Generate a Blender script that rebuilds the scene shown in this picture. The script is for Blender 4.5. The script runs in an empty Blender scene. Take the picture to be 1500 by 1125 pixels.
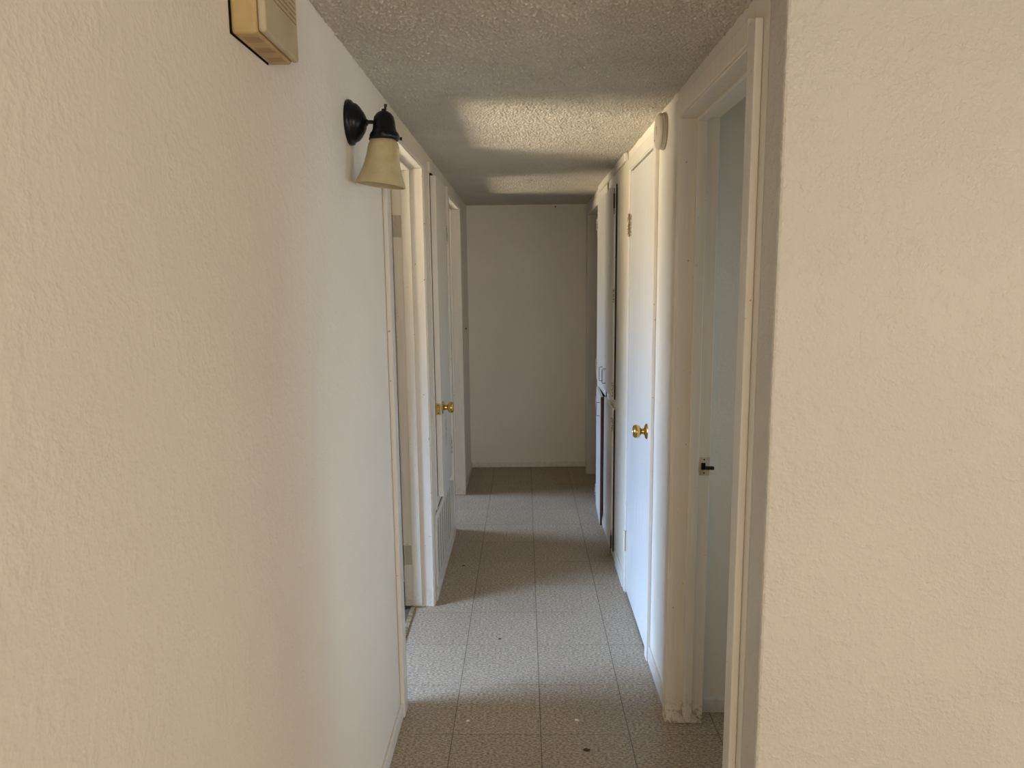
import bpy, bmesh, math, random
from mathutils import Vector, Matrix
random.seed(7)
sc = bpy.context.scene
col = sc.collection
PI = math.pi

# ------------------------------------------------------------------ materials
def new_mat(name, base, rough=0.5, spec=0.5, metal=0.0):
    m = bpy.data.materials.new(name); m.use_nodes = True
    nt = m.node_tree; b = nt.nodes['Principled BSDF']
    b.inputs['Base Color'].default_value = (*base, 1)
    b.inputs['Roughness'].default_value = rough
    b.inputs['Metallic'].default_value = metal
    b.inputs['Specular IOR Level'].default_value = spec
    return m, nt, b

def N(nt, t, **kw):
    n = nt.nodes.new(t)
    for k, v in kw.items():
        if k in n.inputs: n.inputs[k].default_value = v
        else: setattr(n, k, v)
    return n

def coords(nt):
    return N(nt, 'ShaderNodeTexCoord').outputs['Object']

def noise(nt, vec, scale, detail=2.0, rough=0.5):
    n = N(nt, 'ShaderNodeTexNoise'); n.inputs['Scale'].default_value = scale
    n.inputs['Detail'].default_value = detail; n.inputs['Roughness'].default_value = rough
    nt.links.new(vec, n.inputs['Vector']); return n.outputs['Fac']

def ramp(nt, fac, p0, p1, c0=(0,0,0), c1=(1,1,1)):
    r = N(nt, 'ShaderNodeValToRGB'); nt.links.new(fac, r.inputs['Fac'])
    e = r.color_ramp.elements
    e[0].position = p0; e[0].color = (*c0, 1); e[1].position = p1; e[1].color = (*c1, 1)
    return r.outputs['Color']

def math_(nt, op, a, b=None, clamp=False):
    n = N(nt, 'ShaderNodeMath', operation=op); n.use_clamp = clamp
    for i, v in enumerate((a, b)):
        if v is None: continue
        if isinstance(v, (int, float)): n.inputs[i].default_value = v
        else: nt.links.new(v, n.inputs[i])
    return n.outputs[0]

def mix(nt, fac, a, b):
    n = N(nt, 'ShaderNodeMix', data_type='RGBA')
    ins = [n.inputs[0], n.inputs[6], n.inputs[7]]
    for i, v in zip(ins, (fac, a, b)):
        if isinstance(v, (int, float)): i.default_value = v
        elif isinstance(v, tuple): i.default_value = (*v, 1)
        else: nt.links.new(v, i)
    return n.outputs[2]

def bump(nt, bsdf, h, strength, dist):
    n = N(nt, 'ShaderNodeBump'); n.inputs['Strength'].default_value = strength
    n.inputs['Distance'].default_value = dist
    nt.links.new(h, n.inputs['Height']); nt.links.new(n.outputs['Normal'], bsdf.inputs['Normal'])

def sep(nt, vec):
    s = N(nt, 'ShaderNodeSeparateXYZ'); nt.links.new(vec, s.inputs[0]); return s.outputs

def wall_paint(name, base, bs=0.35):
    m, nt, b = new_mat(name, base, 0.55, 0.35)
    c = coords(nt)
    big = noise(nt, c, 2.2, 3)
    colr = mix(nt, ramp(nt, big, .3, .75), tuple(v*0.965 for v in base), tuple(min(1, v*1.02) for v in base))
    nt.links.new(colr, b.inputs['Base Color'])
    peel = noise(nt, c, 120, 2.5, .55); blot = noise(nt, c, 34, 3, .6)
    patch = ramp(nt, noise(nt, c, 7, 2), .35, .65, (.35, .35, .35))
    h = math_(nt, 'ADD', math_(nt, 'MULTIPLY', ramp(nt, peel, .42, .7), patch), math_(nt, 'MULTIPLY', ramp(nt, blot, .48, .66), 1.2))
    bump(nt, b, h, bs, .0022)
    return m

def trim_paint(name, base, dirt=0.5, gloss=.38):
    """semi gloss paint with brush streaks, knocks and scuffs near the floor"""
    m, nt, b = new_mat(name, base, gloss, 0.45)
    c = coords(nt)
    mp = N(nt, 'ShaderNodeMapping'); nt.links.new(c, mp.inputs[0]); mp.inputs['Scale'].default_value = (60, 60, 3)
    streak = noise(nt, mp.outputs[0], 1.0, 3)
    z = sep(nt, N(nt, 'ShaderNodeNewGeometry').outputs['Position'])[2]
    low = math_(nt, 'SUBTRACT', 1.0, math_(nt, 'MULTIPLY', z, 8.0), clamp=True)
    n1 = noise(nt, c, 45, 4, .7)
    d = math_(nt, 'MULTIPLY', math_(nt, 'MULTIPLY', low, ramp(nt, n1, .48, .62)), dirt, clamp=True)
    chips = math_(nt, 'MULTIPLY', ramp(nt, noise(nt, c, 75, 1), .765, .79), .75)
    c1 = mix(nt, ramp(nt, streak, .35, .7), tuple(v*.93 for v in base), base)
    c2 = mix(nt, d, c1, (.16, .13, .10))
    c3 = mix(nt, chips, c2, (.30, .24, .18))
    nt.links.new(c3, b.inputs['Base Color'])
    bump(nt, b, streak, .12, .002)
    return m

M = {}
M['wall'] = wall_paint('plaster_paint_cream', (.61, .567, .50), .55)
M['wall_hall'] = wall_paint('plaster_paint_hall', (.78, .725, .635), .22)
M['wall_room'] = wall_paint('room_paint', (.82, .765, .66), .15)
M['trim'] = trim_paint('trim_paint_white', (.74, .69, .61), .22)
M['trim_worn'] = trim_paint('trim_paint_scuffed', (.78, .71, .59), .9)
M['door'] = trim_paint('door_paint_white', (.69, .665, .615), .25, .32)
M['warm_lit_trim'] = trim_paint('warm_lit_trim_paint', (.74, .67, .52), .35)  # cream tone holds the warm light falling on white trim

def ceiling_mat():
    m, nt, b = new_mat('popcorn_ceiling', (.60, .56, .49), .85, .25)
    c = coords(nt)
    v = N(nt, 'ShaderNodeTexVoronoi'); v.inputs['Scale'].default_value = 95; nt.links.new(c, v.inputs['Vector'])
    dots = ramp(nt, v.outputs['Distance'], .1, .55, (1,1,1), (0,0,0))
    n = noise(nt, c, 160, 3, .6); n2 = noise(nt, c, 40, 2)
    h = math_(nt, 'ADD', math_(nt, 'MULTIPLY', dots, ramp(nt, n2, .35, .6)), math_(nt, 'MULTIPLY', n, .9))
    stain = ramp(nt, noise(nt, c, 3.5, 4), .35, .7, (.57, .525, .445), (.65, .60, .515))
    nt.links.new(stain, b.inputs['Base Color'])
    bump(nt, b, h, .35, .003)
    return m
M['ceiling'] = ceiling_mat()

def floor_mat():
    m, nt, b = new_mat('vinyl_tile_floor', (.4, .34, .28), .38, .5)
    c = coords(nt); x, y, z = sep(nt, c)
    T = .3048
    def seam(v, off, w):
        a = math_(nt, 'DIVIDE', math_(nt, 'SUBTRACT', v, off), T)
        f = math_(nt, 'ABSOLUTE', math_(nt, 'SUBTRACT', math_(nt, 'FRACT', math_(nt, 'ADD', a, 100.5)), .5))
        return math_(nt, 'LESS_THAN', f, w), math_(nt, 'FLOOR', math_(nt, 'ADD', a, 100.0))
    # lines wander a touch, as laid tiles do
    wob = math_(nt, 'MULTIPLY', math_(nt, 'SUBTRACT', noise(nt, c, 1.1, 1), .5), .006)
    sx, ix = seam(math_(nt, 'ADD', x, wob), .046, .0052)
    sy, iy = seam(math_(nt, 'ADD', y, wob), 2.250, .0042)
    cb = N(nt, 'ShaderNodeCombineXYZ'); nt.links.new(ix, cb.inputs[0]); nt.links.new(iy, cb.inputs[1])
    wn = N(nt, 'ShaderNodeTexWhiteNoise', noise_dimensions='2D'); nt.links.new(cb.outputs[0], wn.inputs['Vector'])
    # marbled chips of the vinyl
    mp = N(nt, 'ShaderNodeMapping'); nt.links.new(c, mp.inputs[0]); mp.inputs['Scale'].default_value = (95, 170, 1)
    n1 = noise(nt, mp.outputs[0], 1.0, 3, .6)
    n2 = noise(nt, c, 320, 2)
    base = mix(nt, ramp(nt, n1, .40, .61), (.205, .148, .094), (.50, .408, .298))
    base = mix(nt, ramp(nt, n2, .60, .72), base, (.51, .44, .35))
    base = mix(nt, ramp(nt, noise(nt, c, 2.4, 3), .35, .75), base, mix(nt, .16, base, (.18, .13, .08)))
    tint = math_(nt, 'ADD', math_(nt, 'MULTIPLY', wn.outputs['Value'], .08), .94)
    vm = N(nt, 'ShaderNodeVectorMath', operation='SCALE'); nt.links.new(base, vm.inputs[0]); nt.links.new(tint, vm.inputs['Scale'])
    faint = ramp(nt, noise(nt, c, 3.0, 1), .42, .58)
    sy2 = math_(nt, 'MULTIPLY', sy, math_(nt, 'ADD', math_(nt, 'MULTIPLY', faint, .65), .2))
    line = math_(nt, 'MAXIMUM', math_(nt, 'MULTIPLY', sx, .86), sy2)
    fin = mix(nt, line, vm.outputs[0], (.07, .055, .045))
    nt.links.new(fin, b.inputs['Base Color'])
    rr = math_(nt, 'ADD', math_(nt, 'MULTIPLY', noise(nt, c, 9, 3), .22), .34)
    nt.links.new(rr, b.inputs['Roughness'])
    bump(nt, b, math_(nt, 'SUBTRACT', math_(nt, 'MULTIPLY', n1, .35), line), .12, .0012)
    return m
M['floor'] = floor_mat()

def carpet_mat():
    m, nt, b = new_mat('brown_carpet', (.12, .09, .07), .95, .1)
    c = coords(nt)
    nt.links.new(mix(nt, noise(nt, c, 200, 3), (.06, .045, .035), (.20, .155, .12)), b.inputs['Base Color'])
    bump(nt, b, noise(nt, c, 260, 2), .8, .006)
    return m
M['carpet'] = carpet_mat()

def brass_mat():
    m, nt, b = new_mat('polished_brass', (.62, .43, .12), .2, .5, 1.0)
    c = coords(nt)
    nt.links.new(mix(nt, ramp(nt, noise(nt, c, 140, 3), .45, .7), (.66, .47, .14), (.42, .28, .09)), b.inputs['Base Color'])
    return m
M['brass'] = brass_mat()
def aged_plastic(name, lo, hi, rough=.45):
    m, nt, b = new_mat(name, lo, rough, .4)
    c = coords(nt)
    nt.links.new(mix(nt, ramp(nt, noise(nt, c, 16, 4), .35, .68), lo, hi), b.inputs['Base Color'])
    return m
def rusty_mat():
    m, nt, b = new_mat('paint_flecked_hinge', (.3, .2, .1), .5, .4)
    c = coords(nt)
    nt.links.new(mix(nt, ramp(nt, noise(nt, c, 160, 2), .45, .52), (.16, .085, .03), (.62, .57, .46)), b.inputs['Base Color'])
    return m
M['old_hinge'] = rusty_mat()
M['smeared_brass'] = aged_plastic('paint_smeared_brass', (.42, .33, .17), (.62, .55, .42))
M['painted_hinge'] = trim_paint('painted_over_hinge', (.46, .41, .35), .2)
M['black_metal'], _nt, _b = new_mat('oil_rubbed_black', (.006, .006, .008), .32, .25)
bump(_nt, _b, noise(_nt, coords(_nt), 90, 2), .05, .001)
M['dark_iron'], _nt, _b = new_mat('dark_iron', (.035, .028, .022), .5, .4, .6)
bump(_nt, _b, noise(_nt, coords(_nt), 150, 2), .2, .001)
M['steel'], _nt, _b = new_mat('dull_steel_wire', (.32, .30, .28), .35, .5, .9)
bump(_nt, _b, noise(_nt, coords(_nt), 200, 2), .05, .0005)
M['dark'], _nt, _b = new_mat('shade_black', (.015, .011, .008), .9, .1)  # near black standing in for shade in gaps and hollows; also alarm indicator
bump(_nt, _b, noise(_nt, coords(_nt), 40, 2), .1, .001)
def raw_wood(name, c0, c1):
    m, nt, b = new_mat(name, c1, .7, .3)
    c = coords(nt)
    mp = N(nt, 'ShaderNodeMapping'); nt.links.new(c, mp.inputs[0]); mp.inputs['Scale'].default_value = (60, 60, 5)
    nt.links.new(mix(nt, noise(nt, mp.outputs[0], 1, 4), c0, c1), b.inputs['Base Color'])
    return m
M['raw_wood'] = raw_wood('bare_brown_wood', (.05, .022, .010), (.20, .10, .05))
M['gap_shade'] = raw_wood('painted_gap_shade', (.018, .012, .008), (.06, .04, .025))  # near black painting the shadow gap along the near cupboard doors
def strip_mat():
    m, nt, b = new_mat('worn_metal_threshold', (.5, .42, .25), .4, .5, .7)
    c = coords(nt)
    nt.links.new(mix(nt, ramp(nt, noise(nt, c, 60, 3), .4, .6), (.60, .52, .36), (.30, .24, .15)), b.inputs['Base Color'])
    return m
M['strip'] = strip_mat()
def glass_shade():
    m, nt, b = new_mat('amber_frosted_glass', (.62, .50, .27), .35, .5)
    c = coords(nt)
    z = sep(nt, c)[2]
    n = noise(nt, c, 14, 4, .6)
    nt.links.new(mix(nt, ramp(nt, n, .32, .70), (.40, .315, .155), (.54, .475, .31)), b.inputs['Base Color'])
    b.inputs['Subsurface Weight'].default_value = .35
    b.inputs['Subsurface Radius'].default_value = (.02, .015, .008)
    return m
M['shade'] = glass_shade()
M['chime_body'] = aged_plastic('yellowed_plastic', (.42, .27, .105), (.52, .38, .19))
M['chime_face'] = aged_plastic('aged_ivory_plastic', (.44, .375, .245), (.52, .45, .31))
M['chime_slot'] = aged_plastic('brown_slot', (.26, .16, .08), (.34, .22, .11))
M['alarm'] = aged_plastic('aged_white_plastic', (.50, .44, .35), (.58, .52, .43))
M['alarm_side'] = aged_plastic('grimy_plastic', (.36, .30, .22), (.48, .41, .31))
M['white_chip'], _nt, _b = new_mat('white_flake', (.8, .78, .72), .7)
bump(_nt, _b, noise(_nt, coords(_nt), 300, 2), .3, .001)
M['dead_leaf'], _nt, _b = new_mat('dark_crumb', (.05, .03, .018), .8)
bump(_nt, _b, noise(_nt, coords(_nt), 300, 2), .5, .001)
M['paper'] = aged_plastic('pane_white', (.8, .82, .85), (.82, .84, .86))
def glass_mat():
    m, nt, b = new_mat('window_glass', (.95, .97, .97), .03, .5)
    b.inputs['Transmission Weight'].default_value = 1.0
    return m
M['glass'] = glass_mat()
M['grille_green'] = aged_plastic('dusty_grille_paint', (.40, .39, .31), (.52, .50, .42))
def closet_door_mat():
    """white door with brown wear below its knob"""
    m = trim_paint('closet_door_paint', (.74, .71, .65), .2, .34)
    nt = m.node_tree; b = nt.nodes['Principled BSDF']
    src = b.inputs['Base Color'].links[0].from_socket
    p = sep(nt, N(nt, 'ShaderNodeNewGeometry').outputs['Position'])
    my = math_(nt, 'SUBTRACT', 1.0, math_(nt, 'MULTIPLY', math_(nt, 'ABSOLUTE', math_(nt, 'SUBTRACT', p[1], 3.62)), 14.0), clamp=True)
    mz = math_(nt, 'SUBTRACT', 1.0, math_(nt, 'MULTIPLY', math_(nt, 'ABSOLUTE', math_(nt, 'SUBTRACT', p[2], .80)), 9.0), clamp=True)
    n = noise(nt, N(nt, 'ShaderNodeNewGeometry').outputs['Position'], 42, 4, .7)
    k = math_(nt, 'MULTIPLY', math_(nt, 'MULTIPLY', my, mz), 1.6, clamp=True)
    k = math_(nt, 'MULTIPLY', k, ramp(nt, n, .46, .56))
    nt.links.new(mix(nt, k, src, (.24, .15, .08)), b.inputs['Base Color'])
    return m
M['closet_door'] = closet_door_mat()

# ------------------------------------------------------------------ mesh helpers
def B(bm, x0, x1, y0, y1, z0, z1, mat=None):
    r = bmesh.ops.create_cube(bm, size=1)
    for v in r['verts']:
        v.co = Vector(((x0+x1)/2 + v.co.x*(x1-x0), (y0+y1)/2 + v.co.y*(y1-y0), (z0+z1)/2 + v.co.z*(z1-z0)))
        if mat: v.co = mat @ v.co
    return r['verts']

def tube(bm, pts, r, seg=10):
    prev = None
    pts = [Vector(p) for p in pts]
    rings = []
    for i, p in enumerate(pts):
        d = (pts[min(i+1, len(pts)-1)] - pts[max(i-1, 0)]).normalized()
        a = d.cross(Vector((0, 0, 1)))
        if a.length < .1: a = d.cross(Vector((0, 1, 0)))
        a.normalize(); b = d.cross(a)
        rr = r[i] if isinstance(r, (list, tuple)) else r
        rings.append([bm.verts.new(p + a*math.cos(2*PI*k/seg)*rr + b*math.sin(2*PI*k/seg)*rr) for k in range(seg)])
    for A, C in zip(rings, rings[1:]):
        for k in range(seg):
            bm.faces.new((A[k], A[(k+1) % seg], C[(k+1) % seg], C[k]))
    bm.faces.new(rings[0][::-1]); bm.faces.new(rings[-1])

def lathe(bm, origin, axis, prof, seg=40, cap=True):
    """prof: list of (radius, distance along axis)"""
    o = Vector(origin); ax = Vector(axis).normalized()
    a = ax.cross(Vector((0, 0, 1)))
    if a.length < .1: a = ax.cross(Vector((0, 1, 0)))
    a.normalize(); b = ax.cross(a)
    rings = []
    for r, h in prof:
        if r < 1e-6: rings.append([bm.verts.new(o + ax*h)])
        else: rings.append([bm.verts.new(o + ax*h + a*math.cos(2*PI*k/seg)*r + b*math.sin(2*PI*k/seg)*r) for k in range(seg)])
    for A, C in zip(rings, rings[1:]):
        for k in range(seg):
            k2 = (k+1) % seg
            if len(A) == 1 and len(C) == 1: continue
            if len(A) == 1: bm.faces.new((A[0], C[k2], C[k]))
            elif len(C) == 1: bm.faces.new((A[k], A[k2], C[0]))
            else: bm.faces.new((A[k], A[k2], C[k2], C[k]))
    if cap:
        if len(rings[0]) > 1: bm.faces.new(rings[0][::-1])
        if len(rings[-1]) > 1: bm.faces.new(rings[-1])

ORG = {}
def obj(name, bm, m, parent=None, bevel=0.0, smooth=False, seg=2):
    me = bpy.data.meshes.new(name)
    bmesh.ops.recalc_face_normals(bm, faces=bm.faces[:])
    o = bpy.data.objects.new(name, me); col.objects.link(o)
    off = Vector((0, 0, 0))
    if parent is not None:
        off = ORG[parent.name]; o.parent = parent
        bmesh.ops.translate(bm, verts=bm.verts[:], vec=-off)
    ORG[o.name] = off
    bm.to_mesh(me); bm.free()
    me.materials.append(M[m] if isinstance(m, str) else m)
    if smooth:
        for p in me.polygons: p.use_smooth = True
        if hasattr(me, 'set_sharp_from_angle'): me.set_sharp_from_angle(angle=math.radians(40))
    if bevel:
        md = o.modifiers.new('edge', 'BEVEL'); md.width = bevel; md.segments = seg; md.limit_method = 'ANGLE'
        md.angle_limit = math.radians(35)
    return o

def tag(o, label, cat, group=None, kind=None):
    o['label'] = label; o['category'] = cat
    if group: o['group'] = group
    if kind: o['kind'] = kind
    return o

def thing(name, loc, label, cat, group=None, kind=None):
    o = bpy.data.objects.new(name, None); col.objects.link(o)
    o.location = loc; o.empty_display_size = .1
    ORG[o.name] = Vector(loc)
    return tag(o, label, cat, group, kind)

def box_obj(name, m, parent, *boxes, bevel=.0015):
    bm = bmesh.new()
    for b in boxes: B(bm, *b)
    return obj(name, bm, m, parent, bevel)

# ------------------------------------------------------------------ dimensions (metres)
WL, WR = -.455, .503          # corridor wall faces
CZ = 2.15                     # ceiling
YE = 5.80                     # end wall
YC = 1.44                     # corner where the right wall turns
HD = 2.045                    # underside of the door heads
T = .10                       # partition thickness
LY0 = -3.3                    # back of the living room
LX1 = 3.6

# ------------------------------------------------------------------ shell
tag(box_obj('floor', 'floor', None, (-.545, 3.8, LY0-.1, 5.9, -.05, 0), bevel=0),
    'beige marbled vinyl tile floor running down the corridor', 'floor', kind='structure')
tag(box_obj('floor_bedroom', 'carpet', None, (-3.3, -.5455, .7, 6.6, -.05, .004), bevel=0),
    'dark brown carpet behind the open doorways on the lamp side', 'floor', kind='structure')
def popcorn_ceiling():
    """sprayed ceiling: real relief over the corridor, flat slab everywhere else"""
    import numpy as np
    rng = np.random.default_rng(5)
    x0, x1, y0, y1, st = WL-.01, WR+.01, .7, YE+.02, .0036
    nx, ny = int((x1-x0)/st)+1, int((y1-y0)/st)+1
    fx = np.fft.fftfreq(nx, st)[None, :]; fy = np.fft.rfftfreq(ny, st)
    fy = np.fft.fftfreq(ny, st)[:, None]
    fr = np.sqrt(fx*fx+fy*fy)
    wn = np.fft.fft2(rng.standard_normal((ny, nx)))
    def band(f0, bw):
        g = np.fft.ifft2(wn*np.exp(-((fr-f0)/bw)**2)).real
        return g/g.std()
    h = np.clip(band(92, 26)-.1, 0, 2.6)*.0029 + band(45, 18)*.0005 + band(8, 5)*.0003
    X = np.linspace(x0, x1, nx); Y = np.linspace(y0, y1, ny)
    co = np.empty((ny, nx, 3)); co[..., 0] = X[None, :]; co[..., 1] = Y[:, None]; co[..., 2] = CZ-.0004-np.maximum(h, -.0018)
    idx = np.arange(nx*ny).reshape(ny, nx)
    q = np.stack([idx[:-1, :-1], idx[1:, :-1], idx[1:, 1:], idx[:-1, 1:]], -1).reshape(-1, 4)
    nv = nx*ny
    slab = np.array([[a, b, c] for c in (CZ+.0015, CZ+.05) for b in (LY0-.1, 6.7) for a in (-3.3, 3.8)])
    sq = np.array([[0, 2, 3, 1], [4, 5, 7, 6], [0, 1, 5, 4], [2, 6, 7, 3], [0, 4, 6, 2], [1, 3, 7, 5]])+nv
    V = np.concatenate([co.reshape(-1, 3), slab]); Q = np.concatenate([q, sq])
    me = bpy.data.meshes.new('ceiling')
    me.vertices.add(len(V)); me.vertices.foreach_set('co', V.ravel())
    me.loops.add(len(Q)*4); me.loops.foreach_set('vertex_index', Q.ravel().astype(np.int32))
    me.polygons.add(len(Q)); me.polygons.foreach_set('loop_start', np.arange(0, len(Q)*4, 4, dtype=np.int32))
    me.polygons.foreach_set('use_smooth', np.concatenate([np.ones(len(q), bool), np.zeros(6, bool)]))
    me.update(calc_edges=True); me.validate()
    o = bpy.data.objects.new('ceiling', me); col.objects.link(o); me.materials.append(M['ceiling'])
    return o
tag(popcorn_ceiling(), 'low popcorn textured ceiling over the corridor', 'ceiling', kind='structure')

D1 = (2.415, 3.225); D3 = (4.30, 5.03); D4 = (1.63, 2.315); D5 = (2.778, 3.378); D6 = (4.78, 5.575)
J = .014                      # jamb board thickness
wl = box_obj('wall_left', 'wall_hall', None,
    (WL-T, WL, LY0, D1[0]-J, 0, CZ), (WL-T, WL, D1[0]-J, D1[1]+J, HD+J, CZ),
    (WL-T, WL, D1[1]+J, D3[0]-J, 0, CZ), (WL-T, WL, D3[0]-J, D3[1]+J, HD+J, CZ),
    (WL-T, WL, D3[1]+J, YE, 0, CZ), bevel=0)
tag(wl, 'long pale corridor wall carrying the black lamp and yellowed chime', 'wall', kind='structure')
wr = box_obj('wall_right', 'wall_hall', None,
    (WR, WR+T, YC+.1, D4[0]-J, 0, CZ), (WR, WR+T, D4[0]-J, D4[1]+J, HD+J, CZ),
    (WR, WR+T, D4[1]+J, D5[0]-J, 0, CZ), (WR, WR+T, D5[0]-J, D5[1]+J, HD+J, CZ),
    (WR+.035, WR+T, D5[0]-J, D5[1]+J, 0, HD+J),
    (WR, WR+T, D5[1]+J, D6[0]-J, 0, CZ), (WR, WR+T, D6[0]-J, D6[1]+J, HD+J, CZ),
    (WR, WR+T, D6[1]+J, YE, 0, CZ), bevel=0)
tag(wr, 'corridor wall with the round smoke alarm, closed door and cupboards', 'wall', kind='structure')
tag(box_obj('wall_back', 'wall_hall', None, (-3.3, 3.8, YE, YE+.1, 0, CZ), bevel=0),
    'plain shaded wall closing the far end of the corridor', 'wall', kind='structure')
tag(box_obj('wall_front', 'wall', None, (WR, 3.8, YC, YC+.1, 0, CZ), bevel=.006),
    'broad textured beige wall facing the viewer beside the corridor mouth', 'wall', kind='structure')

# enclosing rooms
W5 = (-2.0, -.4, .72, 1.8)  # opening for the added side window, out of view
tag(box_obj('wall_living_side', 'wall', None, (LX1, LX1+.1, LY0, W5[0], 0, CZ), (LX1, LX1+.1, W5[1], YC, 0, CZ),
    (LX1, LX1+.1, W5[0], W5[1], 0, W5[2]), (LX1, LX1+.1, W5[0], W5[1], W5[3], CZ), bevel=0),
    'cream side wall of the living room', 'wall', kind='structure')
wx = (-.2, 1.8)
tag(box_obj('wall_living_rear', 'wall', None, (-.6, wx[0], LY0-.1, LY0, 0, CZ), (wx[1], 3.8, LY0-.1, LY0, 0, CZ),
    (wx[0], wx[1], LY0-.1, LY0, 0, .75), (wx[0], wx[1], LY0-.1, LY0, 1.95, CZ), bevel=0),
    'cream living room wall around the wide window', 'wall', kind='structure')
W1 = (1.45, 2.55, .85, 1.85); W3 = (4.45, 5.35, .85, 1.85)
RX = -3.1
tag(box_obj('wall_bedroom_outer', 'wall_room', None,
    (RX-.1, RX, .7, W1[0], 0, CZ), (RX-.1, RX, W1[1], W3[0], 0, CZ), (RX-.1, RX, W3[1], YE, 0, CZ),
    (RX-.1, RX, W1[0], W1[1], 0, W1[2]), (RX-.1, RX, W1[0], W1[1], W1[3], CZ),
    (RX-.1, RX, W3[0], W3[1], 0, W3[2]), (RX-.1, RX, W3[0], W3[1], W3[3], CZ), bevel=0),
    'outer bedroom wall with two windows', 'wall', kind='structure')
tag(box_obj('wall_bedroom_partition', 'wall_room', None, (RX, WL-T, 3.50, 3.58, 0, CZ), bevel=0),
    'partition wall between the two bedrooms', 'wall', kind='structure')
tag(box_obj('wall_bedroom_near', 'wall_room', None, (RX-.1, WL-T, .6, .7, 0, CZ), bevel=0),
    'near side wall of the first bedroom', 'wall', kind='structure')
W4 = (1.62, 2.32, .9, 1.85); R4X = 2.3
tag(box_obj('wall_bath', 'wall_room', None, (WR+T, R4X+.1, 2.385, 2.465, 0, CZ), bevel=0),
    'pale grey green wall seen through the nearest doorway', 'wall', kind='structure')
tag(box_obj('wall_bath_outer', 'wall_room', None, (R4X, R4X+.1, YC+.1, W4[0], 0, CZ), (R4X, R4X+.1, W4[1], 2.385, 0, CZ),
    (R4X, R4X+.1, W4[0], W4[1], 0, W4[2]), (R4X, R4X+.1, W4[0], W4[1], W4[3], CZ), bevel=0),
    'outer wall of the small side room', 'wall', kind='structure')
tag(box_obj('wall_storeroom', 'wall_room', None, (1.9, 2.0, 2.465, YE, 0, CZ), bevel=0),
    'side wall of the dark room at the corridor end', 'wall', kind='structure')

def window(n, plane, axis, a0, a1, z0, z1, label):
    """frame, sash bars and pane in a wall opening; plane = wall centre"""
    t = thing('window_%d' % n, ((plane if axis == 'x' else (a0+a1)/2), ((a0+a1)/2 if axis == 'x' else plane), z0), label, 'window', kind='structure')
    def bx(p0, p1, u0, u1, v0, v1):
        return (p0, p1, u0, u1, v0, v1) if axis == 'x' else (u0, u1, p0, p1, v0, v1)
    p0, p1 = plane-.03, plane+.03
    f = .045
    box_obj('frame', 'trim', t, bx(p0, p1, a0, a0+f, z0, z1), bx(p0, p1, a1-f, a1, z0, z1),
            bx(p0, p1, a0+f, a1-f, z0, z0+f), bx(p0, p1, a0+f, a1-f, z1-f, z1))
    mid = (a0+a1)/2
    box_obj('sash', 'trim', t, bx(plane-.015, plane+.015, mid-.02, mid+.02, z0+f, z1-f))
    box_obj('pane', 'glass', t, bx(plane-.003, plane+.003, a0+f, mid-.02, z0+f, z1-f), bx(plane-.003, plane+.003, mid+.02, a1-f, z0+f, z1-f), bevel=0)
window(1, RX-.05, 'x', *W1, 'bedroom window giving light through the doorway by the lamp')
window(2, RX-.05, 'x', *W3, 'second bedroom window giving light near the corridor end')
window(3, R4X+.05, 'x', *W4, 'side room window lighting the nearest doorway')
window(5, LX1+.05, 'x', *W5, 'added unseen living room side window that brightens the lamp side wall')
window(4, LY0-.05, 'y', wx[0], wx[1], .75, 1.95, 'wide living room window')

# ------------------------------------------------------------------ baseboards
def base_bm(x0, x1, y0, y1, h):
    return (x0, x1, y0, y1, 0, h)
tag(box_obj('baseboard_left', 'trim', None, (WL, WL+.010, LY0, D1[0]-.07, 0, .055), (WL, WL+.010, D3[1]+.0145, YE-.010, 0, .048), bevel=.003),
    'low white baseboard along the lamp side wall', 'baseboard', kind='structure')
tag(box_obj('baseboard_right', 'trim', None, (WR-.009, WR, D4[1]+.0145, D5[0]-.057, 0, .066), bevel=.003),
    'short white baseboard below the smoke alarm', 'baseboard', kind='structure')
tag(box_obj('baseboard_back', 'trim', None, (WL, WR, YE-.010, YE, .004, .045), bevel=.003),
    'thin white baseboard along the far end wall', 'baseboard', kind='structure')
tag(box_obj('baseboard_bath', 'trim', None, (WR+T+.012, R4X, 2.375, 2.385, 0, .055), bevel=.003),
    'small baseboard seen inside the nearest doorway', 'baseboard', kind='structure')
tag(box_obj('baseboard_front', 'trim', None, (WR+.002, LX1, YC-.010, YC, 0, .055), bevel=.003),
    'baseboard at the foot of the broad beige wall', 'baseboard', kind='structure')

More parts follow.
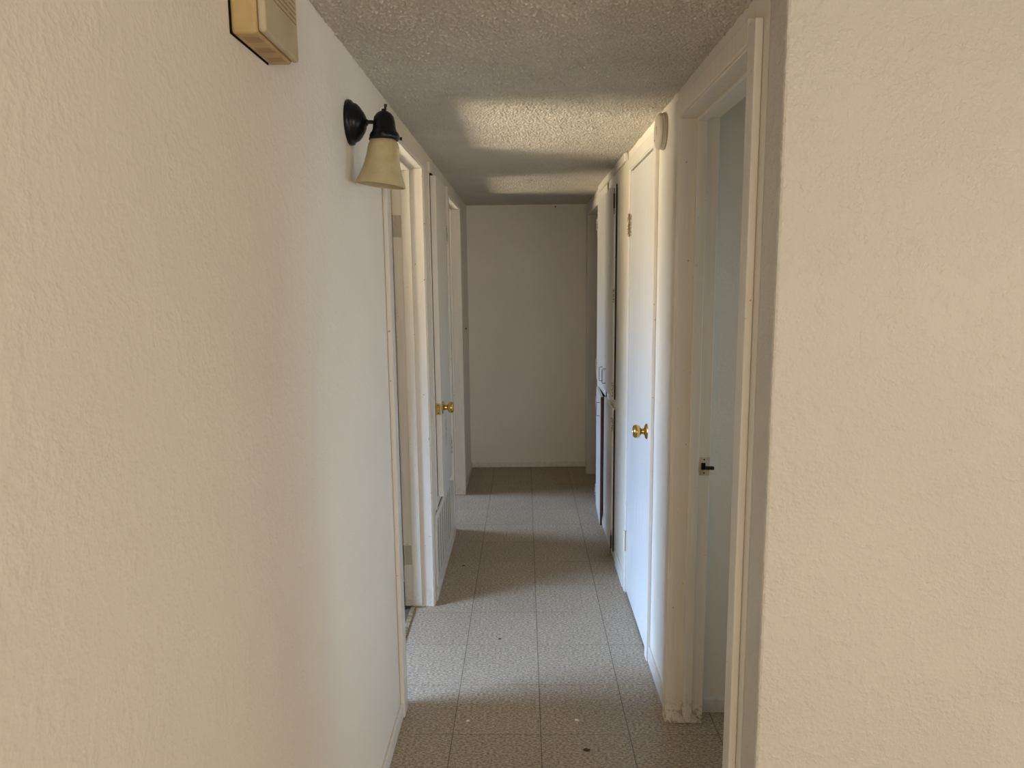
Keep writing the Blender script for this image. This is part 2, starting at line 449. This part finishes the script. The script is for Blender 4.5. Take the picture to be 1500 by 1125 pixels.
# ------------------------------------------------------------------ doorway trims
def doorway(n, side, d, label, stop=(.046, .087), near=True, far=True, cw=.055, ct=.016, head_top=2.10, room_end=.03, far_w=None, m='trim', near_top=None):
    """jamb boards, door stops and flat casings of one doorway; side -1 left wall, +1 right wall"""
    face = WL if side < 0 else WR
    t = thing('trim_%d' % n, (face, (d[0]+d[1])/2, 0), label, 'door frame', kind='structure')
    def X(a, b):   # depth into the wall from the face; negative = proud
        return (face - b, face - a) if side < 0 else (face + a, face + b)
    jx = X(-.010, T+room_end)
    fw = cw if far_w is None else far_w
    box_obj('jamb', m, t, (*jx, d[1], d[1]+J, 0, HD))
    box_obj('jamb', m, t, (*jx, d[0]-J, d[0], 0, HD))
    box_obj('head_jamb', m, t, (*jx, d[0]-J, d[1]+J, HD, HD+J))
    sx = X(*stop); s = .011
    box_obj('door_stop', m, t, (*sx, d[1]-s, d[1]-.0003, .012, HD-.0003))
    box_obj('door_stop', m, t, (*sx, d[0]+.0003, d[0]+s, .012, HD-.0003))
    box_obj('head_stop', m, t, (*sx, d[0]+s, d[1]-s, HD-s, HD-.0003))
    cx = X(-ct, -.0004)
    if near: box_obj('casing', 'trim', t, (*cx, d[0]-cw, d[0]-.004, 0.0, near_top or head_top), bevel=.003)
    if far: box_obj('casing', m, t, (*cx, d[1]+.004, d[1]+fw, 0.0, head_top), bevel=.003)
    box_obj('head_casing', m, t, (*cx, d[0]-.004, d[1]+.004, HD+.004, head_top), bevel=.003)
    return t, X
t1, X1 = doorway(1, -1, D1, 'white door frame past the black lamp, with painted hinges', cw=.07, far_w=.052)
t3, X3 = doorway(2, -1, D3, 'lit white door frame on the lamp side near the far wall')
t4, X4 = doorway(3, 1, D4, 'tall worn door frame nearest the viewer with a brass latch', stop=(.040, .072), room_end=.012, ct=.018, head_top=2.102, m='trim_worn', near_top=2.086)
t5, X5 = doorway(4, 1, D5, 'flat white frame around the closed door with the brass knob', stop=(.052, .06), ct=.015, room_end=-.065)
t6, X6 = doorway(5, 1, D6, 'shaded white door frame beside the far end wall', ct=.012)

# hinges left on the rabbet of door frame 1
for z0 in (.212, 1.748):
    bm = bmesh.new()
    B(bm, -.576, -.546, D1[1]-.0025, D1[1]-.0004, z0, z0+.096)
    tube(bm, [(-.579, D1[1]-.005, z0), (-.579, D1[1]-.005, z0+.096)], .0045, 10)
    obj('hinge', bm, 'painted_hinge', t1, .0006)
# latch in door frame 3
bm = bmesh.new(); B(bm, .581, .614, D4[1]-.0022, D4[1]-.0004, .900, .962)
lp = obj('strike_plate', bm, 'smeared_brass', t4, .0006); lp['label'] = 'paint smeared brass strike plate'
bm = bmesh.new(); B(bm, .586, .600, D4[1]-.0032, D4[1]-.0021, .919, .943)
obj('latch_hole', bm, 'dark', lp)
bm = bmesh.new(); B(bm, .599, .626, D4[1]-.016, D4[1]-.0023, .922, .932)
obj('latch_tongue', bm, 'dark_iron', lp, .001)
for zz in (.908, .954):
    bm = bmesh.new(); lathe(bm, (.5955, D4[1]-.0022, zz), (0, -1, 0), [(.0028, 0), (.0028, .0007), (0, .0012)], 12)
    obj('screw', bm, 'dark_iron', lp)

# thresholds
bm = bmesh.new(); B(bm, -.555, -.533, D1[0]+.0005, D1[1]-.012, 0.0, .007)
tag(obj('trim_6', bm, 'strip', None, .003), 'worn metal strip between vinyl tiles and brown carpet', 'threshold', kind='structure')
bm = bmesh.new(); B(bm, -.555, -.533, D3[0]+.0005, D3[1]-.012, 0.0, .007)
tag(obj('trim_7', bm, 'strip', None, .003), 'metal strip in the doorway near the far wall', 'threshold', kind='structure')
# ceiling moulding strips
bm = bmesh.new(); B(bm, WR-.022, WR, 3.50, D6[0]-.06, 2.106, CZ)
tag(obj('trim_8', bm, 'trim', None, .008, seg=3), 'small white moulding above the tall cupboards', 'moulding', kind='structure')

# ------------------------------------------------------------------ doors
def knob(bm, origin, direction):
    lathe(bm, origin, direction, [(0, 0), (.031, 0), (.032, .003), (.028, .007), (.017, .010), (.0125, .014), (.0115, .023),
        (.014, .026), (.0225, .030), (.0265, .037), (.0268, .046), (.0245, .053), (.021, .056), (.017, .0565), (.016, .0555), (0, .0555)], 36)

# open bedroom door (hinged on the frame, swung back into the room)
d = thing('door_1', (-.60, 3.205, .012), 'white door standing open inside the doorway past the lamp', 'door', kind='structure')
mrot = Matrix.Translation((-.585, 3.212, 0)) @ Matrix.Rotation(math.radians(-3), 4, 'Z') @ Matrix.Translation((.585, -3.212, 0))
bm = bmesh.new(); B(bm, -1.375, -.585, 3.176, 3.211, .014, HD-.012, mrot)
obj('door_leaf', bm, 'door', d, .002)
bm = bmesh.new()
knob(bm, mrot @ Vector((-1.31, 3.1755, .93)), (0, -1, 0))
obj('knob', bm, 'brass', d, smooth=True)

# closet door on the left, surface hung
CF = -.443                                       # face of the closet front
d = thing('door_2', (CF+.014, 3.65, .48), 'narrow white closet door with brass knob above the floor grille', 'door', kind='structure')
bm = bmesh.new(); B(bm, CF+.0046, CF+.031, 3.435, 3.872, .482, 2.044)
obj('door_leaf', bm, 'closet_door', d, .002)
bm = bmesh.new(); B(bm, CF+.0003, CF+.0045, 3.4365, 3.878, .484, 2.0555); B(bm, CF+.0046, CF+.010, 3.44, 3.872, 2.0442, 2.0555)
obj('gap_shade_plate', bm, 'dark', d)  # near-black plates in place of the shade around the closet door
bm = bmesh.new(); B(bm, CF+.0065, CF+.0285, 3.4328, 3.4348, .900, .956)
pl = obj('latch_plate', bm, 'brass', d, .0005)
bm = bmesh.new(); B(bm, CF+.011, CF+.021, 3.4265, 3.4327, .920, .936)
obj('latch_bolt', bm, 'brass', pl, .001)
for zz in (.908, .948):
    bm = bmesh.new(); lathe(bm, (CF+.0158, 3.4328, zz), (0, -1, 0), [(.003, 0), (.003, .0006), (0, .001)], 12)
    obj('screw', bm, 'dark_iron', pl)
bm = bmesh.new(); knob(bm, (CF+.0312, 3.482, .928), (1, 0, 0))
obj('knob', bm, 'brass', d, smooth=True)
for z0 in (.60, 1.752):
    bm = bmesh.new(); B(bm, CF+.0005, CF+.0035, 3.874, 3.905, z0, z0+.09); B(bm, CF+.0312, CF+.0328, 3.852, 3.872, z0+.004, z0+.086)
    tube(bm, [(CF+.030, 3.876, z0-.004), (CF+.030, 3.876, z0+.094)], .0055, 10)
    obj('hinge', bm, 'old_hinge', d, .0005)
# closet front boards
tag(box_obj('trim_9', 'trim', None, (WL+.0005, CF, 3.283, 3.405, 0, 2.098), (WL+.0005, CF, 3.405, 3.90, 2.052, 2.098),
    (WL+.0005, CF, 3.90, D3[0]-.056, 0, 2.098), (WL+.0005, CF, 3.405, 3.90, 0, 2.052), bevel=.0015),
    'white board front around the narrow closet door', 'panelling', kind='structure')
# batten beside the door and rail below it
tag(box_obj('trim_10', 'trim', None, (CF+.0003, CF+.0045, 3.385, 3.418, .43, 2.056), (CF+.0003, CF+.012, 3.385, 3.95, 2.056, 2.098),
    (CF+.0003, CF+.0365, 3.910, 3.95, .43, 2.056), bevel=.001),
    'thin battens around the narrow closet door', 'batten', kind='structure')
tag(box_obj('trim_11', 'trim', None, (CF+.0003, CF+.010, 3.283, D3[0]-.058, 0, .05), bevel=.003),
    'white kick strip under the floor grille', 'baseboard', kind='structure')

# return air grille
g = thing('vent_grille', (CF, 3.65, .055), 'low white slatted vent grille under the narrow closet door', 'vent')
gx0, gx1, gy0, gy1, gz0, gz1 = CF+.0005, CF+.0075, 3.325, 4.03, .055, .425
fr = .04
bm = bmesh.new()
B(bm, gx0, gx1, gy0, gy0+fr, gz0, gz1); B(bm, gx0, gx1, gy1-fr, gy1, gz0, gz1)
B(bm, gx0, gx1, gy0+fr, gy1-fr, gz0, gz0+fr); B(bm, gx0, gx1, gy0+fr, gy1-fr, gz1-fr, gz1)
obj('frame', bm, 'trim', g, .002)
bm = bmesh.new(); B(bm, gx0, gx0+.001, gy0+fr, gy1-fr, gz0+fr, gz1-fr)
obj('backing', bm, 'dark', g)
bm = bmesh.new()
for k in range(15):
    z = gz0+fr+.008+k*.0188
    B(bm, gx0+.0012, gx1-.0025, gy0+fr, gy1-fr, z, z+.0125)
obj('louvre', bm, 'grille_green', g, .001)
for k in range(6):
    y = gy0+fr+.07+k*.092
    bm = bmesh.new(); B(bm, gx1-.004, gx1-.0005, y, y+.016, gz0+fr, gz1-fr)
    obj('crossbar', bm, 'trim', g, .001)
bm = bmesh.new(); B(bm, CF+.0003, CF+.0018, 3.36, 4.03, .4255, .4295)
obj('top_gap_shade', bm, 'dark', g)  # dark strip painting the shaded crack above the grille

# closed door on the right
d = thing('door_3', (WR-.006, 3.08, .01), 'closed white door with brass knob between smoke alarm and cupboards', 'door', kind='structure')
bm = bmesh.new(); B(bm, WR-.006, WR+.024, D5[0]+.003, D5[1]-.003, .012, HD-.008)
obj('door_leaf', bm, 'door', d, .002)
bm = bmesh.new(); knob(bm, (WR-.0062, 2.845, .937), (-1, 0, 0))
obj('knob', bm, 'brass', d, smooth=True)
for z0, mm in ((.222, 'warm_lit_trim'), (1.752, 'old_hinge')):
    bm = bmesh.new(); B(bm, WR-.0085, WR-.0062, D5[1]-.028, D5[1]-.003, z0, z0+.094); B(bm, WR-.0175, WR-.0155, D5[1]+.004, D5[1]+.022, z0, z0+.094)
    tube(bm, [(WR-.016, D5[1], z0-.005), (WR-.016, D5[1], z0+.1)], .0055, 10)
    obj('hinge', bm, mm, d, .0005)

# ------------------------------------------------------------------ linen cupboard
cab = thing('linen_cupboard', (WR, 4.1, 0), 'tall built-in white cupboard with four doors past the closed door', 'cupboard')
FF = .490
CY0, CYM, CY1 = 3.795, 4.222, 4.655
zl0, zl1, zu0, zu1 = .045, .858, .905, 2.045
box_obj('filler_panel', 'warm_lit_trim', cab, (FF, WR-.0005, D5[1]+.058, 3.70, .0, 2.104)).__setitem__('label', 'warm-lit cream filler panel beside the cupboard doors')
box_obj('face_frame', 'trim', cab, (FF, WR-.0005, 3.701, 3.80, 0, 2.104), (FF, WR-.0005, 4.19, 4.255, 0, 2.104), (FF, WR-.0005, 4.65, D6[0]-.057, 0, 2.104),
        (FF, WR-.0005, 3.80, 4.65, zl1-.012, zu0+.012), (FF, WR-.0005, 3.80, 4.65, 2.03, 2.104), (FF, WR-.0005, 3.80, 4.65, 0, .06))
box_obj('backing', 'dark', cab, (WR-.0045, WR-.0006, 3.80, 4.65, .06, 2.03), bevel=0)
def wire_pull(parent, y, z, mrot=None):
    bm = bmesh.new(); x = FF-.0165
    pts = [(x, y, z-.042), (x-.018, y, z-.042), (x-.021, y, z-.038), (x-.021, y, z+.038), (x-.018, y, z+.042), (x, y, z+.042)]
    tube(bm, [(mrot @ Vector(p) if mrot else p) for p in pts], .0024, 8)
    obj('handle', bm, 'steel', parent, smooth=True)
def cab_hinge(parent, y, z, kind, h=.075, s=1):
    bm = bmesh.new(); x = FF-.0145
    tube(bm, [(x-.003, y, z-h/2), (x-.003, y, z+h/2)], .0045, 10)
    if kind == 'black':   # pointed strap leaf
        for k, (w, zz) in enumerate(((.006, -.055), (.012, -.035), (.016, -.012), (.010, 0), (.016, .012), (.012, .035), (.006, .055))):
            B(bm, x-.0035, x-.0008, y, y+w*s*1.6, z+zz-.0115, z+zz+.0115)
    else:
        B(bm, x-.0030, x-.0008, y, y+.014*s, z-h/2, z+h/2)
    obj('hinge', bm, {'black': 'dark_iron', 'old': 'old_hinge'}[kind], parent, .0006)
def cab_door(y0, y1, z0, z1, label, hinge_near, hinges, pull, rot=0.0, edge=False):
    x0, x1 = FF-.0155, FF-.0008
    mrot = None
    if rot:
        piv = Vector((x1, y1 if not hinge_near else y0, 0))
        mrot = Matrix.Translation(piv) @ Matrix.Rotation(rot, 4, 'Z') @ Matrix.Translation(-piv)
    bm = bmesh.new(); B(bm, x0, x1, y0, y1, z0, z1, mrot)
    o = obj('cabinet_door', bm, 'door', cab, .002); o['label'] = label
    if edge:
        bm = bmesh.new(); B(bm, x0+(.0008 if rot else .0070), x1-.0003, y0-.0026, y0-.0004, z0+.002, z1-.004, mrot)
        obj('bare_or_shade_edge', bm, edge, o)  # bare brown wood on the ajar door, painted gap shade on near doors
    for z, k in hinges:
        cab_hinge(o, y0-.004 if hinge_near else y1, z, k, .075, 1 if hinge_near else -1)
    if pull: wire_pull(o, *pull, mrot)
    return o
cab_door(CY0+.006, CYM-.002, zu0, zu1, 'near upper cupboard door with dark strap hinge', True, ((1.955, 'black'), (1.468, 'old'), (.962, 'old')), (4.128, .992), edge='gap_shade')
cab_door(CYM+.002, CY1, zu0, zu1, 'far upper cupboard door', False, ((1.9, 'old'), (1.0, 'old')), (4.287, .985))
cab_door(CY0+.006, CYM-.014, zl0, zl1, 'near lower cupboard door with a dark shade strip along its edge', True, ((.770, 'old'), (.105, 'black')), None, edge='gap_shade')
cab_door(CYM+.008, CY1, zl0, zl1-.004, 'far lower cupboard door hanging ajar with bare brown edge', False, ((.75, 'old'), (.15, 'old')), (4.30, .764), rot=math.radians(-2.4), edge='raw_wood')
box_obj('toe_board', 'trim', cab, (FF-.005, FF-.0003, D5[1]+.062, 3.72, 0, .085), bevel=.003)

# ------------------------------------------------------------------ wall lamp
L = thing('wall_lamp', (WL, 1.928, 1.963), 'black wall lamp with amber bell glass shade below the ceiling', 'lamp')
bm = bmesh.new()
lathe(bm, (WL+.0003, 1.928, 1.963), (1, 0, 0), [(.0, 0), (.0565, 0), (.0575, .004), (.056, .010), (.050, .014), (.0485, .018), (.046, .024), (.039, .031), (.030, .037), (.026, .040), (.018, .044), (.009, .047), (.0075, .050), (0, .050)], 40)
obj('backplate', bm, 'black_metal', L, smooth=True)
SX = -.362
bm = bmesh.new(); tube(bm, [(WL+.046, 1.928, 1.964), (WL+.060, 1.928, 1.964), (SX-.015, 1.928, 1.961)], .0048, 14)
obj('arm', bm, 'black_metal', L, smooth=True)
bm = bmesh.new()
lathe(bm, (SX, 1.928, 1.917), (0, 0, 1), [(0, .012), (.030, .006), (.0355, 0), (.0385, .004), (.039, .012), (.036, .019), (.033, .022), (.030, .030), (.0285, .046), (.026, .058), (.020, .067), (.011, .073), (.006, .0745), (.0055, .079), (0, .080)], 36)
obj('socket_cup', bm, 'black_metal', L, smooth=True)
bm = bmesh.new()
tube(bm, [(SX+.004, 1.928, 1.994), (SX+.0045, 1.928, 2.001), (SX+.006, 1.928, 2.008)], [.0035, .0035, .0042], 10)
obj('finial_switch', bm, 'dark_iron', L, smooth=True)
for a in (0.6, 2.7, 4.8):
    bm = bmesh.new(); c = Vector((SX + math.cos(a)*.038, 1.928 + math.sin(a)*.038, 1.926))
    lathe(bm, c, (math.cos(a), math.sin(a), 0), [(.003, 0), (.003, .006), (.0045, .007), (.0045, .010), (0, .011)], 10)
    obj('thumb_screw', bm, 'dark_iron', L)
bm = bmesh.new()
outer = [(.027, 1.9215), (.0315, 1.919), (.0365, 1.913), (.0400, 1.904), (.0420, 1.89), (.0435, 1.875), (.0465, 1.858), (.0515, 1.840), (.0575, 1.824), (.0645, 1.807), (.0655, 1.802)]
inner = [(r-.0035, z+.001) for r, z in outer[::-1]]
inner[0] = (.0625, 1.802)
lathe(bm, (SX, 1.928, 0), (0, 0, 1), outer+inner, 48, cap=False)
tilt = Matrix.Translation((SX, 1.928, 1.925)) @ Matrix.Rotation(math.radians(7), 4, 'Y') @ Matrix.Translation((-SX, -1.928, -1.925))
bmesh.ops.transform(bm, matrix=tilt, verts=bm.verts[:])
so = obj('shade', bm, 'shade', L, smooth=True); so['label'] = 'amber frosted bell glass shade'
bm = bmesh.new()
lathe(bm, (SX, 1.928, 1.835), (0, 0, 1), [(0, 0), (.010, .002), (.018, .009), (.021, .02), (.018, .035), (.012, .05), (.012, .092), (0, .092)], 24)
obj('bulb', bm, 'paper', L, smooth=True)

# ------------------------------------------------------------------ door chime
c = thing('door_chime', (WL, 1.25, 1.935), 'yellowed plastic door chime box high on the lamp side wall', 'door chime')
y0, y1, z0, z1 = 1.166, 1.336, 1.936, 2.056
bm = bmesh.new(); B(bm, WL+.0015, WL+.043, y0, y1, z0, z1)
hb = obj('housing', bm, 'chime_body', c, .006, seg=3)
bm = bmesh.new(); B(bm, WL+.0435, WL+.056, y0+.002, y1-.001, z0+.003, z1-.002)
fc = obj('front_cover', bm, 'chime_face', c, .005, seg=3)
for k in range(6):
    bm = bmesh.new(); z = z1-.014-k*.0085
    if k % 2 == 0 or True: B(bm, WL+.0558, WL+.0565, y0+.010, y1-.055+.006*(k % 2), z, z+.0022)
    B(bm, WL+.0558, WL+.0565, y1-.045, y1-.012, z, z+.0022)
    obj('sound_slot', bm, 'chime_slot', fc)
for gk in range(3):
    for k in range(4):
        bm = bmesh.new(); y = y0+.020+gk*.052+k*.0065
        B(bm, WL+.012, WL+.038, y, y+.0026, z0-.0004, z0+.0006)
        obj('vent_slot', bm, 'chime_slot', hb)
bm = bmesh.new(); B(bm, WL+.0001, WL+.0014, y0-.0009, y1-.004, z0-.0003, z1)
obj('back_gap_shade', bm, 'dark', c)  # dark plate coloured in for the shade behind the housing

# ------------------------------------------------------------------ smoke alarm
s = thing('smoke_alarm', (WR, 2.625, 2.068), 'round off-white smoke alarm high beside the closed door', 'smoke alarm')
bm = bmesh.new(); lathe(bm, (WR-.0003, 2.626, 2.068), (-1, 0, 0), [(0, 0), (.063, 0), (.064, .002), (.064, .007), (.0615, .009), (0, .009)], 48)
obj('mounting_ring', bm, 'alarm_side', s, .0008, smooth=True)
bm = bmesh.new(); lathe(bm, (WR-.0095, 2.626, 2.068), (-1, 0, 0), [(0, 0), (.0605, 0), (.0615, .003), (.0605, .012), (.058, .017), (.054, .0195), (.040, .021), (.0, .0215)], 48)
cv = obj('cover', bm, 'alarm', s, smooth=True)
bm = bmesh.new(); lathe(bm, (WR-.0306, 2.626, 2.068), (-1, 0, 0), [(0, 0), (.016, 0), (.016, .002), (.013, .003), (0, .003)], 28)
obj('test_button', bm, 'alarm', cv, smooth=True)
bm = bmesh.new(); B(bm, WR-.0306, WR-.0285, 2.655, 2.664, 2.040, 2.046)
obj('indicator', bm, 'dark', cv)
bm = bmesh.new(); lathe(bm, (WR-.0165, 2.626, 2.068), (-1, 0, 0), [(.0613, 0), (.0621, .0004), (.0621, .0028), (.0613, .0032)], 48, cap=False)
obj('side_band', bm, 'alarm_side', cv, smooth=True)

# ------------------------------------------------------------------ crumbs on the floor, nail
def flake(name, x, y, r, m, label, cat, seed):
    rnd = random.Random(seed); bm = bmesh.new()
    n = 9; top = []; bot = []
    for k in range(n):
        a = 2*PI*k/n; rr = r*(.6+.5*rnd.random())
        bot.append(bm.verts.new((x+math.cos(a)*rr*1.5, y+math.sin(a)*rr, .0001)))
        top.append(bm.verts.new((x+math.cos(a)*rr*1.2, y+math.sin(a)*rr*.8, r*(.3+.25*rnd.random()))))
    for k in range(n): bm.faces.new((bot[k], bot[(k+1) % n], top[(k+1) % n], top[k]))
    bm.faces.new(bot[::-1]); cv_ = bm.verts.new((x, y, r*.5))
    for k in range(n): bm.faces.new((top[k], top[(k+1) % n], cv_))
    tag(obj(name, bm, m), label, cat)
flake('dark_crumb', -.118, 2.911, .0055, 'dead_leaf', 'tiny dark crumb on the brightest floor tile', 'crumb', 1)
flake('dry_leaf_scrap', .196, 2.168, .0085, 'dead_leaf', 'small dark leaf scrap on the nearest floor tiles', 'leaf scrap', 2)
flake('paint_flake', -.211, 2.327, .0050, 'white_chip', 'white paint flake on the shaded tile nearer the lamp wall', 'paint flake', 3)
flake('paint_flake', .176, 2.331, .0058, 'white_chip', 'white paint flake on the shaded tile right of the middle seam', 'paint flake', 4)
flake('dark_crumb', -.345, 3.717, .0065, 'dead_leaf', 'dark crumb on the floor in front of the vent grille', 'crumb', 5)
bm = bmesh.new(); tube(bm, [(.255, YE-.012, 2.128), (.255, YE-.0002, 2.124)], .0025, 8)
lathe(bm, (.255, YE-.012, 2.128), (0, -1, .3), [(.006, 0), (.006, .0015), (0, .002)], 12)
tag(obj('ceiling_nail', bm, 'dark_iron'), 'small nail where the far end wall meets the ceiling', 'nail')
bm = bmesh.new(); lathe(bm, (WL+.0001, 5.45, 1.19), (1, 0, 0), [(.004, 0), (.004, .006), (.007, .007), (.007, .012), (0, .013)], 12)
tag(obj('wall_screw', bm, 'dark_iron'), 'dark screw in the lamp side wall near the far corner', 'screw')

# ------------------------------------------------------------------ light
w = bpy.data.worlds.new('sky'); sc.world = w; w.use_nodes = True
nt = w.node_tree; bg = nt.nodes['Background']
sky = nt.nodes.new('ShaderNodeTexSky'); sky.sky_type = 'HOSEK_WILKIE'; sky.turbidity = 3
sky.sun_direction = (.3, -.6, .74)
nt.links.new(sky.outputs[0], bg.inputs[0]); bg.inputs[1].default_value = .25

def area(name, loc, target, sx, sy, power, color, spread=180):
    li = bpy.data.lights.new(name, 'AREA'); li.shape = 'RECTANGLE'; li.size = sx; li.size_y = sy
    li.energy = power; li.color = color; li.spread = math.radians(spread)
    o = bpy.data.objects.new(name, li); col.objects.link(o)
    o.location = loc
    dvec = Vector(target) - Vector(loc)
    o.rotation_euler = dvec.to_track_quat('-Z', 'Y').to_euler()
    return o
P = dict(living=66, side=47, r1sky=37, r1gnd=25, r3sky=18, r3gnd=13, r4=3.5)
# living room window daylight, plus an added side light brightening the left wall
area('daylight_living', (.80, LY0+.03, 1.32), (.80, 3, 1.20), 1.9, 1.1, P['living'], (1.0, .92, .80))
area('added_fill_living_side', (LX1-.03, -1.2, 1.25), (-.5, -.6, .75), 1.5, 1.0, P['side'], (1.0, .93, .84))
# bedroom windows: cool sky light falling, warm light bounced up off the ground outside
area('sky_light_bedroom', (RX+.04, 2.0, 1.40), (0, 2.62, .10), 1.0, .85, P['r1sky'], (.40, .615, 1.0), 52)
area('ground_bounce_bedroom', (RX+.06, 2.0, 1.18), (-.4, 2.6, 2.30), 1.0, .8, P['r1gnd'], (1.0, .86, .62), 55)
area('sky_light_far_bedroom', (RX+.04, 4.9, 1.40), (0, 4.7, .10), .85, .85, P['r3sky'], (.44, .635, 1.0), 52)
area('ground_bounce_far_bedroom', (RX+.06, 4.9, 1.18), (-.4, 4.7, 2.30), .85, .8, P['r3gnd'], (1.0, .86, .62), 55)
area('daylight_side_room', (R4X-.03, 1.97, 1.4), (0, 1.84, .95), .65, .9, P['r4'], (.66, .84, 1.0), 84)

# ------------------------------------------------------------------ camera
F, VPX, VPY, RXV, H = 1040., 767.5, 411., 75., 1.55
a = Vector((VPX-750, -(VPY-562.5), F))
vy = -(RXV*(VPX-750)+F*F)/(VPY-562.5)
dn = Vector((RXV, -vy, F))
Yc = a.normalized(); Zc = -dn.normalized()
Xc = Yc.cross(Zc)
if Xc.x < 0: Xc = -Xc
Rw = Matrix((Xc, Yc, Zc))               # world axes as rows in (right, up, forward)
right, up, fwd = Rw.col[0], Rw.col[1], Rw.col[2]
cam = bpy.data.cameras.new('camera'); co = bpy.data.objects.new('camera', cam); col.objects.link(co)
cam.sensor_fit = 'HORIZONTAL'; cam.sensor_width = 36; cam.lens = 36*F/1500
cam.clip_start = .05; cam.clip_end = 100
mw = Matrix.Identity(4)
for i in range(3):
    mw[i][0] = right[i]; mw[i][1] = up[i]; mw[i][2] = -fwd[i]
mw[2][3] = H
co.matrix_world = mw
sc.camera = co

vs = sc.view_settings
sc.display_settings.display_device = 'sRGB'
vs.view_transform = 'Standard'; vs.look = 'None'; vs.exposure = 0.0; vs.gamma = 1.0; vs.use_curve_mapping = False
sc.cycles.max_bounces = 10; sc.cycles.diffuse_bounces = 6
sc.cycles.use_denoising = True
sc.cycles.sample_clamp_indirect = 6
